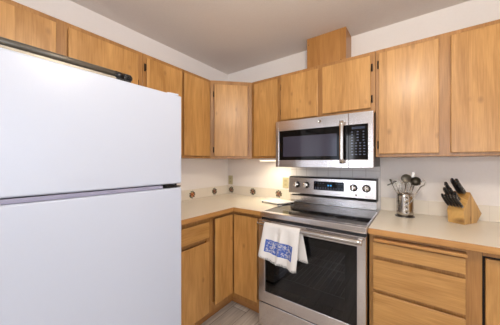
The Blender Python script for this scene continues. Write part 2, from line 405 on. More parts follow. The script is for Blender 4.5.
# under cabinet light
t = thing('under_cabinet_light', (.79, -.22, ZB), 'small lit lamp fixed under the cabinet left of the microwave', 'lamp')
B(.67, .91, -.27, -.20, ZB - .022, ZB - .001, bv=.003).build('housing', TRIMW, t)
B(.68, .90, -.262, -.208, ZB - .026, ZB - .0225, bv=.001).build('lens', LENS, t)
al = area('under_cabinet_lamp', (.79, -.20, ZB - .035), (0, 0, 0), .2, .04, 1.7, (255, 240, 210))

# ------------------------------------------------------------------ base cabinets
ZC = .925; ZCU = .890
def toe(mb, *a): mb.box(*a)
# left run beside the fridge: face x=.61
t = thing('base_cabinet', (.3, -1.09, 0), 'maple base cabinet with a drawer over a door, beside the fridge', 'cabinet', 'base cabinets')
B(.002, .59, -1.28, -.905, .10, ZCU).build('carcass', CARC, t)
B(.002, .54, -1.28, -.905, .0, .0995).build('toe_kick', TOEK, t)
mb = B(.5905, .61, -1.28, -1.255, .10, ZCU, bv=.001); mb.box(.5905, .61, -.935, -.905, .10, ZCU, bv=.001)
for z0, z1 in ((.10, .145), (.70, .73), (.845, ZCU)): mb.box(.5905, .6095, -1.255, -.935, z0, z1)
mb.build('face_frame', FRAME, t)
slab(-1.272, -.922, .63, .6108, .725, .85, ax='x').build('drawer', DOORH, t)
d = slab(-1.272, -.922, .63, .6108, .125, .692, ax='x').build('door', DOOR, t)
for hz in (.62, .20): B(.6105, .618, -.9215, -.910, hz - .028, hz + .028, bv=.0015).build('hinge', HINGE, d)
# corner (lazy-susan) cabinet
t = thing('corner_base_cabinet', (.35, -.35, 0), 'L-shaped maple corner base cabinet with a folding double door', 'cabinet')
MB().prism([(.002, -.002), (.002, -.903), (.59, -.903), (.59, -.59), (.944, -.59), (.944, -.002)], .10, ZCU).build('carcass', CARC, t)
MB().prism([(.002, -.002), (.002, -.903), (.54, -.903), (.54, -.54), (.944, -.54), (.944, -.002)], 0, .0995).build('toe_kick', TOEK, t)
mb = B(.5905, .61, -.903, -.868, .10, ZCU, bv=.001); mb.box(.905, .944, -.61, -.5905, .10, ZCU, bv=.001)
mb.box(.5905, .6095, -.868, -.6105, .10, .17); mb.box(.5905, .6095, -.868, -.6105, .865, ZCU)
mb.box(.5905, .905, -.61, -.5905, .10, .17); mb.box(.5905, .905, -.61, -.5905, .865, ZCU)
mb.build('face_frame', FRAME, t)
slab(-.856, -.634, .63, .6108, .150, .858, ax='x').build('door', DOOR, t)
slab(.634, .890, -.63, -.6108, .150, .858).build('door', DOOR, t)
# right: drawers
X0 = 1.7235
t = thing('drawer_cabinet', (1.95, -.3, 0), 'maple base cabinet with stacked drawers under the utensil holder', 'cabinet', 'base cabinets')
B(X0, 2.221, -.59, -.002, .10, ZCU).build('carcass', CARC, t)
B(X0, 2.221, -.54, -.002, 0, .0995).build('toe_kick', TOEK, t)
mb = B(X0, 1.752, -.61, -.5905, .10, ZCU, bv=.001); mb.box(2.160, 2.221, -.61, -.5905, .10, ZCU, bv=.001)
for z0, z1 in ((.10, .14), (.522, .563), (.73, .765), (.868, ZCU)): mb.box(1.752, 2.160, -.6095, -.5905, z0, z1)
mb.build('face_frame', FRAME, t)
B(1.752, 2.164, -.652, -.6115, .848, .866, bv=.004).build('pull_out_board', EDGE, t)
for z0, z1 in ((.757, .838), (.553, .735), (.165, .532)):
    slab(1.745, 2.160, -.63, -.6108, z0, z1).build('drawer', DOORH, t)
# right: cabinet with black gap
t = thing('base_cabinet', (2.5, -.3, 0), 'maple base cabinet at the right edge with a black gap around its door', 'cabinet', 'base cabinets')
B(2.2225, 2.85, -.58, -.002, .10, ZCU).build('carcass', CARC, t)
B(2.2225, 2.85, -.54, -.002, 0, .0995).build('toe_kick', TOEK, t)
mb = MB(); mb.box(2.82, 2.85, -.61, -.5805, .10, ZCU, bv=.001); mb.box(2.2225, 2.82, -.6095, -.5805, .862, ZCU)
mb.build('face_frame', FRAME, t)
B(2.223, 2.819, -.590, -.5805, .12, .8615).build('recess', DARK, t)
B(2.233, 2.809, -.61, -.5905, .13, .850, bv=.003).build('door', DOOR, t)

# ------------------------------------------------------------------ counters
CD = .648
t = thing('countertop', (.3, -.4, ZCU), 'L-shaped cream countertop with wood edge in the left corner', 'countertop', )
MB().prism([(.002, -.002), (.002, -1.295), (CD, -1.295), (CD, -CD), (.945, -CD), (.945, -.002)], ZCU + .003, ZC).build('worktop', COUNTER, t)
mb = B(CD + .0005, CD + .014, -1.295, -CD - .0145, .892, ZC - .0005, bv=.003)
mb.box(CD + .0005, .945, -CD - .014, -CD - .0005, .892, ZC - .0005, bv=.003)
mb.build('edge_band', EDGE, t)
mb = B(.002, .012, -1.295, -.012, ZC + .0005, 1.032, bv=.001); mb.box(.002, .898, -.012, -.0095 + .0075, ZC + .0005, 1.032, bv=.001)
mb.build('backsplash', TILEB, t)
t = thing('countertop', (2.3, -.3, ZCU), 'straight cream countertop with wood edge, right of the stove', 'countertop')
B(1.7235, 2.85, -CD, -.002, ZCU + .003, ZC).build('worktop', COUNTER, t)
B(1.7235, 2.85, -CD - .014, -CD - .0005, .892, ZC - .0005, bv=.003).build('edge_band', EDGE, t)
B(1.7235, 2.85, -.012, -.002, ZC + .0005, 1.032, bv=.001).build('backsplash', TILEB, t)

# ------------------------------------------------------------------ microwave
MX0, MX1, MY, MZ0, MZ1 = .945, 1.7205, -.415, 1.283, 1.685
t = thing('microwave', (1.34, -.2, MZ0), 'stainless over-the-range microwave mounted under the short cabinet', 'microwave')
B(MX0 + .003, MX1 - .003, -.385, -.0095, MZ0 + .006, MZ1, bv=.003).build('body', mat('microwave_case', (86, 84, 84), .4, .6), t)
XS = 1.558
# door: steel frame around glass
wx0, wx1, wz0, wz1 = .978, 1.5545, 1.343, 1.598
mb = MB()
mb.box(MX0, wx0, MY, -.386, MZ0, MZ1, bv=.002); mb.box(wx1, XS - .001, MY, -.386, MZ0, wz0, bv=.0008); mb.box(wx1, XS - .001, MY, -.386, wz1, MZ1, bv=.0008)
mb.box(wx0 - .002, wx1 + .002, MY, -.386, MZ0, wz0, bv=.002); mb.box(wx0 - .002, wx1 + .002, MY, -.386, wz1, MZ1, bv=.002)
d = mb.build('door', STEEL, t)
B(wx0, XS - .001, MY + .002, -.388, wz0, wz1, bv=.0008).build('window_glass', BGLASS, d)
B(1.020, 1.475, MY + .0005, MY + .0022, 1.372, 1.545, bv=.0006).build('inner_window', MGLASS, d)
mb = MB(); mb.tube([(1.517, MY - .034, 1.315), (1.517, MY - .036, 1.35), (1.517, MY - .036, 1.60), (1.517, MY - .034, 1.628)], .0155, n=14)
for z in (1.335, 1.61): mb.cyl((1.517, MY - .030, z), (1.517, MY + .001, z), .007)
mb.build('handle', STEELV, d)
# control side
mb = MB(); mb.box(XS + .001, MX1, MY, -.386, MZ0, 1.343, bv=.002); mb.box(XS + .001, MX1, MY, -.386, 1.598, MZ1, bv=.002)
mb.box(1.6865, MX1, MY, -.386, 1.34, 1.60, bv=.002)
mb.build('control_panel', STEEL, t)
kp = B(XS + .001, 1.686, MY + .0015, -.388, 1.3435, 1.5975, bv=.001).build('keypad', BGLASS, t)
rnd = random.Random(3)
mb = MB()
for r_ in range(9):
    z = 1.545 - r_ * .0205
    for c_ in range(4 if r_ > 3 else 3):
        x = 1.582 + c_ * (.027 if r_ > 3 else .038); w_ = rnd.uniform(.004, .007)
        B(x - w_, x + w_, MY + .0006, MY + .0014, z - .0022, z + .0022).build('key', PRINT, kp)
B(1.580, 1.668, MY + .0006, MY + .0014, 1.565, 1.582).build('clock_display', mat('dim_display', (36, 46, 66), .2), kp)
# emblem: ring with script strokes
def emblem(cx, cz, y, r, parent):
    mb = MB(); M = Matrix.Translation((cx, y, cz)) @ Matrix.Rotation(R90, 4, 'X')
    mb.lathe([(0, 0), (r, 0), (r, .0014), (r * .86, .0018), (r * .82, .0012), (0, .0012)], n=24, M=M)
    e = mb.build('emblem', STEELV, parent)
    mb = MB()
    def arc(ox, oz, rr, a0, a1): 
        return [(cx + ox + rr * math.cos(math.radians(a)), y - .0016, cz + oz + rr * math.sin(math.radians(a))) for a in range(a0, a1 + 1, 20)] if a1 > a0 else []
    mb.tube(arc(-r * .3, 0, r * .34, 40, 340), r * .07, n=6); mb.tube(arc(r * .3, r * .17, r * .2, 60, 270), r * .07, n=6); mb.tube(arc(r * .3, -r * .2, r * .24, 90, 320), r * .07, n=6)
    mb.build('lettering', KNOBG, e)
emblem(1.342, 1.648, MY, .0145, t)
mb = MB()
for k in range(3): B(1.0 + k * .23, 1.2 + k * .23, -.36, -.20, MZ0 - .0015, MZ0 + .0055, bv=.001).build('grease_filter', STEELD, t)

# ------------------------------------------------------------------ range
RX0, RX1 = .9490, 1.7195
t = thing('range', (1.34, -.35, 0), 'stainless electric range with black glass cooktop and oven', 'stove')
mb = MB()   # body walls around the oven cavity
mb.box(RX0 + .004, RX0 + .03, -.655, -.012, .03, .905); mb.box(RX1 - .03, RX1 - .004, -.655, -.012, .03, .905)
mb.box(RX0 + .03, RX1 - .03, -.10, -.012, .03, .905); mb.box(RX0 + .03, RX1 - .03, -.655, -.10, .84, .905); mb.box(RX0 + .03, RX1 - .03, -.655, -.10, .03, .27)
mb.build('body', mat('range_side_black', (34, 34, 36), .4), t)
mb = MB()
mb.box(RX0 + .0305, RX0 + .036, -.65, -.1055, .276, .834); mb.box(RX1 - .036, RX1 - .0305, -.65, -.1055, .276, .834)
mb.box(RX0 + .036, RX1 - .036, -.1055, -.1005, .276, .834); mb.box(RX0 + .0305, RX1 - .0305, -.65, -.1005, .2705, .276); mb.box(RX0 + .0305, RX1 - .0305, -.65, -.1005, .834, .8395)
mb.build('oven_cavity', ENAMEL, t)
for z in (.43, .60):
    mb = MB()
    for y in (-.63, -.12): mb.cyl((RX0 + .037, y, z), (RX1 - .037, y, z), .003, n=8)
    for k in range(19):
        x = RX0 + .06 + k * (RX1 - RX0 - .12) / 18; mb.cyl((x, -.63, z), (x, -.12, z), .0018, n=6)
    mb.build('oven_rack', RACK, t)
# cooktop
ct = B(RX0 + .012, RX1 - .012, -.62, -.087, .906, .9265, bv=.001).build('cooktop', BGLASS, t)
mb = MB(); mb.box(RX0, RX0 + .0115, -.625, -.03, .9055, .929, bv=.002); mb.box(RX1 - .0115, RX1, -.625, -.03, .9055, .929, bv=.002)
mb.box(RX0, RX1, -.672, -.6205, .888, .929, bv=.006)
mb.build('cooktop_trim', STEEL, t)
BR = mat('burner_ring_print', (84, 84, 90), .25)
for (bx_, by_, br_) in ((1.15, -.47, .115), (1.53, -.47, .095), (1.15, -.20, .08), (1.53, -.20, .095), (1.34, -.17, .055)):
    mb = MB()
    for rr in (br_, br_ * .62):
        mb.lathe([(rr - .002, .9267), (rr, .9270), (rr + .002, .9267)], n=48, M=Matrix.Translation((bx_, by_, 0)))
    mb.build('burner_ring', BR, ct)
# backguard
prof = [(-.012, .9295), (-.012, 1.177), (-.104, 1.180), (-.112, 1.172), (-.122, 1.024), (-.116, 1.012), (-.080, 1.008), (-.080, .997), (-.084, .994), (-.0845, .9295)]
MP = Matrix(((0, 0, 1, 0), (1, 0, 0, 0), (0, 1, 0, 0), (0, 0, 0, 1)))
bg = MB().prism([(a_, b_) for a_, b_ in prof], RX0 - .018, RX1 - .018, M=MP).build('backguard', STEEL, t)
mb = B(RX0 - .018, RX1 - .014, -.112, -.011, 1.1805, 1.186, bv=.002); mb.box(RX1 - .018, RX1 - .014, -.124, -.012, 1.0, 1.186, bv=.001); mb.box(RX0, RX1 - .018, -.084, -.0785, .998, 1.0095)  # last box: black strip standing in for the shadow line under the panel
mb.build('backguard_cap_and_shade', BLACK, bg)
def bgy(z): return -.112 - (1.172 - z) / .15 * .010
tilt = math.atan2(.010, .15)
MK = lambda x, z: Matrix.Translation((x, bgy(z), z)) @ Matrix.Rotation(R90 - tilt, 4, 'X')
B(1.185, 1.455, -.040, .040, -.004, .002, bv=.001, M=MK(0, 1.108)).build('display_panel', BGLASS, bg)
mb = MB()
segs = {'1': 'bc', '2': 'abged', '8': 'abcdefg', '4': 'fgbc', '0': 'abcdef'}
def digit(mb, ch, cx, cz):
    w_, h_ = .0035, .006; th = .0008; z3 = .0022
    sg = {'a': (-w_, w_, 2 * h_ - th, 2 * h_ + th), 'g': (-w_, w_, h_ - th, h_ + th), 'd': (-w_, w_, -th, th), 'b': (w_ - th, w_ + th, h_, 2 * h_), 'c': (w_ - th, w_ + th, 0, h_), 'f': (-w_ - th, -w_ + th, h_, 2 * h_), 'e': (-w_ - th, -w_ + th, 0, h_)}
    for q in segs[ch]:
        a_, b_, c_, d_ = sg[q]; mb.box(cx + a_, cx + b_, cz + c_, cz + d_, z3, z3 + .0006, M=MK(0, 1.108))
for ch, cx in (('1', 1.312), ('2', 1.322), ('1', 1.335), ('8', 1.345)): digit(mb, ch, cx, -.0)
mb.build('clock_digits', BLUE, bg)
mb = MB()
for k in range(11):
    for z in (-.028, -.018, .024):
        if z > 0 and 3 < k < 8: continue
        x = 1.203 + k * .0235; B(x - .0065, x + .0065, z - .0016, z + .0016, .0021, .0026, M=MK(0, 1.108)).build('key', PRINT, bg)
for kx in (1.016, 1.113, 1.533, 1.631):
    M = MK(kx, 1.107)
    k = MB().lathe([(0, .001), (.031, .001), (.031, .005), (.026, .008), (0, .008)], M=M).build('knob', KNOBG, bg)
    mb = MB().lathe([(.0, .0082), (.0245, .0082), (.0225, .028), (.020, .031), (0, .031)], M=M)
    mb.box(-.0055, .0055, -.023, .023, .028, .040, bv=.0025, M=M); mb.build('knob_cap', STEELV, k)
    for q in range(7):
        an = math.radians(-120 + q * 40); B(-.0012, .0012, .036, .041, .0006, .0012, M=M @ Matrix.Rotation(an, 4, 'Z')).build('dial_mark', KNOBG, k)
emblem(1.553, 1.046, bgy(1.046) + .0005, .008, bg)
# oven door
DY0, DY1 = -.700, -.658
gx0, gx1, gz0, gz1 = 1.012, 1.668, .322, .812
mb = MB()
mb.box(RX0 + .002, gx0, DY0, DY1, .236, .875, bv=.003); mb.box(gx1, RX1 - .002, DY0, DY1, .236, .875, bv=.003)
mb.box(gx0 - .003, gx1 + .003, DY0, DY1, .236, gz0, bv=.003); mb.box(gx0 - .003, gx1 + .003, DY0, DY1, gz1, .875, bv=.003)
od = mb.build('oven_door', STEEL, t)
B(gx0, gx1, DY0 + .002, DY0 + .006, gz0, gz1).build('door_glass', OGLASS, od)
mb = MB()
for a_ in ((gx0, gx0 + .07, gz0, gz1), (gx1 - .07, gx1, gz0, gz1), (gx0 + .07, gx1 - .07, gz0, gz0 + .06), (gx0 + .07, gx1 - .07, gz1 - .06, gz1)): mb.box(a_[0], a_[1], DY0 + .008, DY0 + .011, a_[2], a_[3])
mb.build('glass_border', BLACK, od)
mb = MB(); hz = .857; hy = -.752
mb.tube([(.975 + .005, hy, hz), (1.0, hy, hz), (1.68, hy, hz), (1.705, hy, hz)], .0155, n=16)
for x in (.995, 1.685): mb.box(x - .012, x + .012, hy, DY0 - .0005, hz - .012, hz + .006, bv=.003)
mb.build('handle', STEELV, od)
B(RX0 + .003, RX1 - .003, -.657, -.645, .878, .887).build('vent_gap', BLACK, t)
B(RX0 + .002, RX1 - .002, -.695, -.657, .05, .226, bv=.004).build('storage_drawer', STEEL, t)
B(RX0 + .01, RX1 - .01, -.60, -.02, 0, .029).build('base', BLACK, t)

# ------------------------------------------------------------------ towel
def cloth():
    bm = bmesh.new(); uvl = bm.loops.layers.uv.new('UVMap')
    NU, NV = 44, 60
    # path in (y,z): back hem -> over handle -> front hem
    path = []
    r = .0172
    Lb, Lf = .20, .262
    def P(u, v):
        # v in 0..1 : 0 front hem, .56 top, 1 back hem
        w = .295
        if v < .58:      # front
            q = 1 - v / .58           # 1 at hem
            x0 = 1.046 - .040 * q ** 1.1; x1 = 1.330 - .022 * q
            drop = Lf * (.88 + .12 * u) if u > .45 else Lf * (.975 - .30 * max(0, .45 - u) ** .9)
            fold = .015 * math.sin(u * 15 + .6) * (q ** .6) + .020 * math.exp(-((u - .43) / .045) ** 2) * -1.5 * min(1, q * 3 + .3)
            y = hy - r - .004 - fold * 1.0 - .004 * q
            z = hz - .004 - drop * q + .0025 * math.sin(u * 26) * q
            x = x0 + (x1 - x0) * u
            return Vector((x, min(y, hy - r * .9) + (.008 * math.exp(-((u - .43) / .045) ** 2) if q > .15 else 0), z))
        if v < .66:
            a = (v - .58) / .08 * math.pi
            x = 1.046 + .284 * u
            return Vector((x, hy - math.cos(a) * (r + .002), hz + math.sin(a) * (r + .0015)))
        q = (v - .66) / .34
        x = 1.046 + .284 * u + (.030 + .012 * u) * q
        return Vector((x, hy + r + .003 + .004 * math.sin(u * 11) * q, hz - .20 * q))
    G = [[bm.verts.new(P(i / NU, j / NV)) for i in range(NU + 1)] for j in range(NV + 1)]
    for j in range(NV):
        for i in range(NU):
            f = bm.faces.new((G[j][i], G[j][i + 1], G[j + 1][i + 1], G[j + 1][i])); f.smooth = True
            for lp, (a_, b_) in zip(f.loops, ((i, j), (i + 1, j), (i + 1, j + 1), (i, j + 1))):
                lp[uvl].uv = (a_ / NU, (b_ / NV) / .58)
    me = bpy.data.meshes.new('towel'); 
    org = Vector((1.18, hy, .6)); bmesh.ops.translate(bm, vec=-org, verts=bm.verts[:]); bm.to_mesh(me)
    hem = [P(i / 88, 0.0) for i in range(89)]; hemb = [P(i / 88, 1.0) for i in range(89)]
    bm.free()
    o = bpy.data.objects.new('dish_towel', me); me.materials.append(TOWEL); COL.objects.link(o); o.location = org; o['_o'] = tuple(org)
    s = o.modifiers.new('thick', 'SOLIDIFY'); s.thickness = .0025; s.offset = 0
    tag(o, 'white fringed dish towel with a blue print, hung over the oven handle', 'towel')
    rn = random.Random(2)
    for h_ in (hem, hemb):
        mb = MB()
        for p in h_:
            mb.tube([p + Vector((0, 0, .001)), p + Vector((rn.uniform(-.003, .003), rn.uniform(-.001, .001), -.007)), p + Vector((rn.uniform(-.004, .004), rn.uniform(-.001, .001), -.014))], .0011, n=4)
        mb.build('fringe', PAPER, o)
cloth()

# ------------------------------------------------------------------ refrigerator
t = thing('refrigerator', (.42, -1.73, 0), 'large white top-freezer refrigerator at the left', 'refrigerator')
FY0, FY1 = -2.14, -1.322; FX = .80
B(.03, .735, FY0 + .004, FY1 - .004, .03, 1.712, bv=.006).build('body', FRIDGES, t)
B(.742, FX, FY0, FY1, 1.196, 1.727, bv=.009, seg=3).build('freezer_door', FRIDGE, t)
B(.742, FX, FY0, FY1, .08, 1.172, bv=.009, seg=3).build('refrigerator_door', FRIDGE, t)
B(.736, FX - .003, FY0 + .01, FY1 - .125, 1.1735, 1.1915, bv=.002).build('handle_trim', FRIDGEG, t)
mb = B(.736, FX - .003, FY1 - .112, FY1 - .006, 1.176, 1.183, bv=.001); mb.cyl((.78, FY1 - .03, 1.173), (.78, FY1 - .03, 1.195), .006); mb.box(.75, FX - .001, FY1 - .11, FY1 - .05, 1.184, 1.192, bv=.001)
mb.build('hinge_bracket', BLACK, t)
mb = MB(); mb.prism([(-.03, -.035), (.035, -.05), (.05, .015), (.02, .028), (-.03, .028)], 0, .010, M=Matrix.Translation((.745, FY1 - .035, 1.728)), bv=.003)
mb.build('hinge_cover', FRIDGE, t)
B(.60, .735, FY0 + .02, FY1 - .02, .0, .029).build('kick_grille', BLACK, t)
t.rotation_euler.z = -.0244; t.location.x -= .010; t.location.y += .016
# rail on top
t = thing('metal_rail', (.768, -1.9, 1.728), 'long grey metal rail with a black clamp end lying on top of the fridge', 'rail')
px_, pz_ = .768, 1.760
MB().tube([(px_, -2.13, pz_), (px_, -1.672, pz_)], .0145, n=18).build('tube', GREYP, t)
mb = MB(); mb.prism([(-.014, 0), (.018, 0), (.018, .011), (.014, .013), (.006, .013), (.006, .0165), (-.014, .0165)], -2.13, -1.680, M=Matrix(((1, 0, 0, px_), (0, 0, 1, 0), (0, 1, 0, 1.7285), (0, 0, 0, 1))))
mb.build('lower_track', GREYL, t)
mb = MB().tube([(px_, -1.680, pz_ - .004), (px_, -1.640, pz_ - .004)], .0185, n=16)
mb.tube([(px_, -1.634, pz_ - .004), (px_, -1.608, pz_ - .004), (px_, -1.598, pz_ - .004)], [.0185, .0185, .010], n=16)
mb.box(px_ - .010, px_ + .012, -1.675, -1.606, 1.7285, 1.745, bv=.003); mb.cyl((px_, -1.655, pz_), (px_ + .02, -1.62, pz_ - .006), .006)
mb.build('clamp', BLACK, t)
MB().tube([(px_, -1.6405, pz_ - .004), (px_, -1.6335, pz_ - .004)], .0150, n=16).build('collar', STEELV, t)
t.rotation_euler.z = -.0244; t.location.x -= .017

# ------------------------------------------------------------------ outlets
FACE = mat('outlet_face', (184, 174, 138), .4)
def outlet(x, z, label):
    t = thing('wall_outlet', (x, -.002, z), label, 'outlet', 'wall outlets')
    B(x - .035, x + .035, -.007, -.001, z - .056, z + .056, bv=.003).build('cover_plate', BEIGE, t)
    for s_ in (-.022, .022):
        B(x - .016, x + .016, -.009, -.0072, z + s_ - .015, z + s_ + .015, bv=.001).build('receptacle', FACE, t)
    for s_ in (-.022, .022):
        for q in (-.006, .006): B(x + q - .001, x + q + .001, -.0096, -.0091, z + s_ - .004, z + s_ + .005).build('slot', BLACK, t)
outlet(.055, 1.10, 'beige wall outlet in the far left corner above the border tiles')
outlet(.835, 1.105, 'beige wall outlet just left of the stove back panel')

# ------------------------------------------------------------------ fruit tile ornaments
def decal(M, label, warm, seed):
    rn = random.Random(seed)
    o = M @ Vector((0, 0, 0))
    t = thing('fruit_ornament', o, label, 'tile ornament', 'fruit ornaments on the border tiles')
    lf = mat('leaf_green_%d' % seed, (84, 92, 62), .5); 
    mb = MB()
    for k in range(9):
        a_ = k * 40 + rn.uniform(-10, 10); r = .032
        mb.ball(M @ Vector((r * math.cos(math.radians(a_)), r * math.sin(math.radians(a_)), .002)), .0115, (1.1, .65, .3), n=8, M=M.to_3x3().to_4x4() @ Matrix.Rotation(math.radians(a_ + 50), 4, 'Z'))
    mb.build('leaf_wreath', lf, t)
    cols = [(176, 92, 44), (120, 66, 48), (196, 150, 92)] if warm else [(120, 74, 58), (86, 62, 66), (170, 138, 104)]
    for c_ in range(3):
        mb = MB()
        for k in range(3):
            a_ = (k * 120 + c_ * 40) + rn.uniform(-12, 12); r = .0165 + .005 * (c_ % 2)
            mb.ball(M @ Vector((r * math.cos(math.radians(a_)), r * math.sin(math.radians(a_)), .004)), .0112, (1, 1, .55), n=8, M=M.to_3x3().to_4x4())
        if c_ == 0: mb.ball(M @ Vector((0, 0, .005)), .0105, (1, 1, .55), n=8, M=M.to_3x3().to_4x4())
        mb.build('fruit', mat('fruit_%d_%d' % (seed, c_), cols[c_], .4), t)
ML = lambda y, z: Matrix.Translation((.0122, y, z)) @ Matrix.Rotation(R90, 4, 'Y')
MBk = lambda x, z: Matrix.Translation((x, -.0122, z)) @ Matrix.Rotation(R90, 4, 'X')
decal(ML(-.585, .976), 'round orange fruit ornament on the left wall border, nearest the fridge', True, 1)
decal(ML(-.25, .978), 'round grey-brown fruit ornament on the left wall border, second from the fridge', False, 2)
decal(MBk(.075, .979), 'round fruit ornament in the corner below the corner outlet', False, 3)
decal(MBk(.41, .979), 'round brown fruit ornament midway along the back wall border', False, 4)
decal(MBk(.755, .981), 'round fruit ornament beside the stove, behind the white board', False, 5)

# ------------------------------------------------------------------ white board and folded paper
t = thing('cutting_board', (.87, -.28, ZC), 'white board on small black feet by the stove edge', 'board')
bp = [(.70, -.30), (.93, -.35), (1.01, -.16), (.79, -.115)]
MB().prism(bp, ZC + .012, ZC + .020, bv=.003).build('board', WHITE, t)
for x, y in ((.725, -.29), (.925, -.334), (.985, -.165), (.80, -.13)):
    MB().cyl((x, y, ZC + (.0045 if x > .95 else .0005)), (x, y, ZC + .0122), .007, n=12).build('foot', BLACK, t)
t = thing('folded_paper', (.66, -.12, ZC), 'small folded white paper lying behind the white board', 'paper')
MB().prism([(.60, -.09), (.77, -.108), (.80, -.04), (.65, -.016)], ZC + .001, ZC + .004).build('bottom_sheet', PAPER, t)
MB().prism([(.605, -.087), (.765, -.104), (.795, -.043), (.653, -.02)], ZC + .006, ZC + .009, M=Matrix.Identity(4)).build('top_sheet', PAPER, t)

# ------------------------------------------------------------------ utensil holder
UX, UY = 1.893, -.165
t = thing('utensil_holder', (UX, UY, ZC), 'stainless perforated utensil holder on a round base plate', 'utensil holder')
MB().lathe([(0, 0.0005), (.060, .0005), (.0625, .003), (.060, .0055), (0, .0055)], M=Matrix.Translation((UX, UY, ZC))).build('base_plate', STEELD, t)
# three touching polished channels with punched square holes
bm = bmesh.new(); mb = MB(); R_ = .052; H0, H1 = ZC + .006, ZC + .168; N = 36
holes = MB()
def ringpt(k, z, r=R_): 
    a_ = 2 * math.pi * k / N; rr = r * (1 + .07 * math.cos(3 * a_ - 1.2)); return (UX + rr * math.cos(a_), UY + rr * math.sin(a_), z)
zs = [H0]; rows = [(.035, .044), (.070, .079), (.105, .114), (.140, .149)]
for a_, b_ in rows: zs += [ZC + a_, ZC + b_]
zs.append(H1)
vg = [[mb.bm.verts.new(ringpt(k, z)) for k in range(N)] for z in zs]
for j in range(len(zs) - 1):
    for k in range(N):
        if j % 2 == 1 and k % 9 == 1: continue     # a real hole
        f = mb.bm.faces.new((vg[j][k], vg[j][(k + 1) % N], vg[j + 1][(k + 1) % N], vg[j + 1][k])); f.smooth = True
mb.tube([ringpt(k, H1) for k in range(N)] + [ringpt(0, H1)], .0015, n=6)
c = mb.build('cup', STEELV, t)
s_ = c.modifiers.new('wall', 'SOLIDIFY'); s_.thickness = .0012
def rot_to(d): return Vector(d).to_track_quat('Z', 'Y').to_matrix().to_4x4()
def utensil(name, label, base, tip, headf, cat='utensil', hm=USTEEL, r=.0035):
    base, tip = Vector(base), Vector(tip); t = thing(name, base, label, cat, 'cooking utensils in the holder')
    MB().tube([base, base.lerp(tip, .5), tip], [r, r * .8, r], n=8).build('shaft', USTEEL, t)
    d = (tip - base).normalized(); M = Matrix.Translation(tip) @ rot_to(d)
    headf(M, t, hm); return t
def facecam(M):   # rotate head about its shaft so its flat side looks to the room
    n = M.to_3x3().inverted() @ Vector((-.1, -1, .1)); a_ = math.atan2(n.y, n.x); return M @ Matrix.Rotation(a_, 4, 'Z')   # local +x faces room
def spoonhead(w, h, dep=.008):
    def f(M, t, hm):
        M2 = facecam(M); mb = MB(); n = 20; rings = []
        for j in range(6):
            q = j / 5
            rings.append([mb.bm.verts.new(M2 @ Vector((-dep * (1 - q * q), w * q * math.cos(k * 2 * math.pi / n), h + h * q * math.sin(k * 2 * math.pi / n)))) for k in range(n)])
        for A, B_ in zip(rings, rings[1:]):
            for k in range(n): ff = mb.bm.faces.new((A[k], A[(k + 1) % n], B_[(k + 1) % n], B_[k])); ff.smooth = True
        bmesh.ops.remove_doubles(mb.bm, verts=mb.bm.verts[:], dist=1e-5)
        o = mb.build('bowl', hm, t); s_ = o.modifiers.new('t', 'SOLIDIFY'); s_.thickness = .0018
    return f
def whiskhead(M, t, hm):
    mb = MB()
    for k in range(5):
        a_ = k * math.pi / 5; pts = []
        for j in range(13):
            q = j / 12 * math.pi; rr = .034 * math.sin(q) ; zz = .082 * (1 - math.cos(q)) / 2
            pts.append((rr, zz))
        full = [(p, z) for p, z in pts]
        P3 = [M @ Vector((p * math.cos(a_), p * math.sin(a_), z)) for p, z in full] + [M @ Vector((-p * math.cos(a_), -p * math.sin(a_), z)) for p, z in full[::-1][1:]]
        mb.tube(P3, .0011, n=5)
    mb.build('wires', hm, t)
def turnerhead(M, t, hm):
    M2 = facecam(M); mb = MB()
    mb.box(-.001, .001, -.028, .028, .0, .010, bv=.0008, M=M2); mb.box(-.001, .001, -.028, .028, .062, .072, bv=.0008, M=M2)
    for k in range(5): y = -.026 + k * .013; mb.box(-.001, .001, y - .0028, y + .0028, .008, .064, M=M2)
    mb.build('slotted_blade', hm, t)
def corkhead(M, t, hm):   # two-armed cross handle
    M2 = facecam(M); mb = MB()
    mb.tube([M2 @ Vector((0, -.034, -.003)), M2 @ Vector((0, 0, .002)), M2 @ Vector((0, .034, .008))], .0042, n=8)
    mb.box(-.005, .005, -.0065, .0065, -.004, .034, bv=.002, M=M2)
    mb.build('cross_handle', hm, t)
def ladlehead(M, t, hm):
    M2 = facecam(M); mb = MB(); prof = [(.033 * math.sin(q * math.pi / 16), -.033 * math.cos(q * math.pi / 16)) for q in range(9)]
    mb.lathe(prof, n=22, M=M2 @ Matrix.Translation((.006, 0, .030)) @ Matrix.Rotation(R90 * .85, 4, 'Y'))
    o = mb.build('bowl', hm, t); s_ = o.modifiers.new('t', 'SOLIDIFY'); s_.thickness = .0015
def tonghead(M, t, hm):
    M2 = facecam(M); mb = MB()
    mb.tube([M2 @ Vector((0, 0, 0)), M2 @ Vector((0, .012, .02)), M2 @ Vector((0, .010, .045)), M2 @ Vector((0, -.006, .052)), M2 @ Vector((0, -.014, .04)), M2 @ Vector((0, -.010, .01))], .0035, n=8)
    mb.build('loop', hm, t)
zb = ZC + .012
def ut(px, pz, py=UY): return (px, py, pz)
utensil('cross_handle_opener', 'steel opener with a cross-shaped handle, leftmost in the utensil holder', (1.905, -.175, zb), ut(1.815, 1.165, -.185), corkhead, r=.003, hm=UDARK)
utensil('slotted_turner', 'steel slotted turner leaning left behind the opener in the holder', (1.915, -.135, zb), ut(1.850, 1.115, -.128), turnerhead)
utensil('serving_spoon', 'large dark round steel spoon, tallest disc in the holder', (1.885, -.15, zb), ut(1.900, 1.172, -.14), spoonhead(.034, .032), hm=UDARK)
utensil('wire_whisk', 'wire whisk in the middle of the utensil holder', (1.90, -.185, zb), ut(1.895, 1.100, -.200), whiskhead)
utensil('ladle', 'steel ladle with a deep round bowl on the right of the holder', (1.885, -.16, zb), ut(1.950, 1.158, -.160), ladlehead, hm=UDARK)
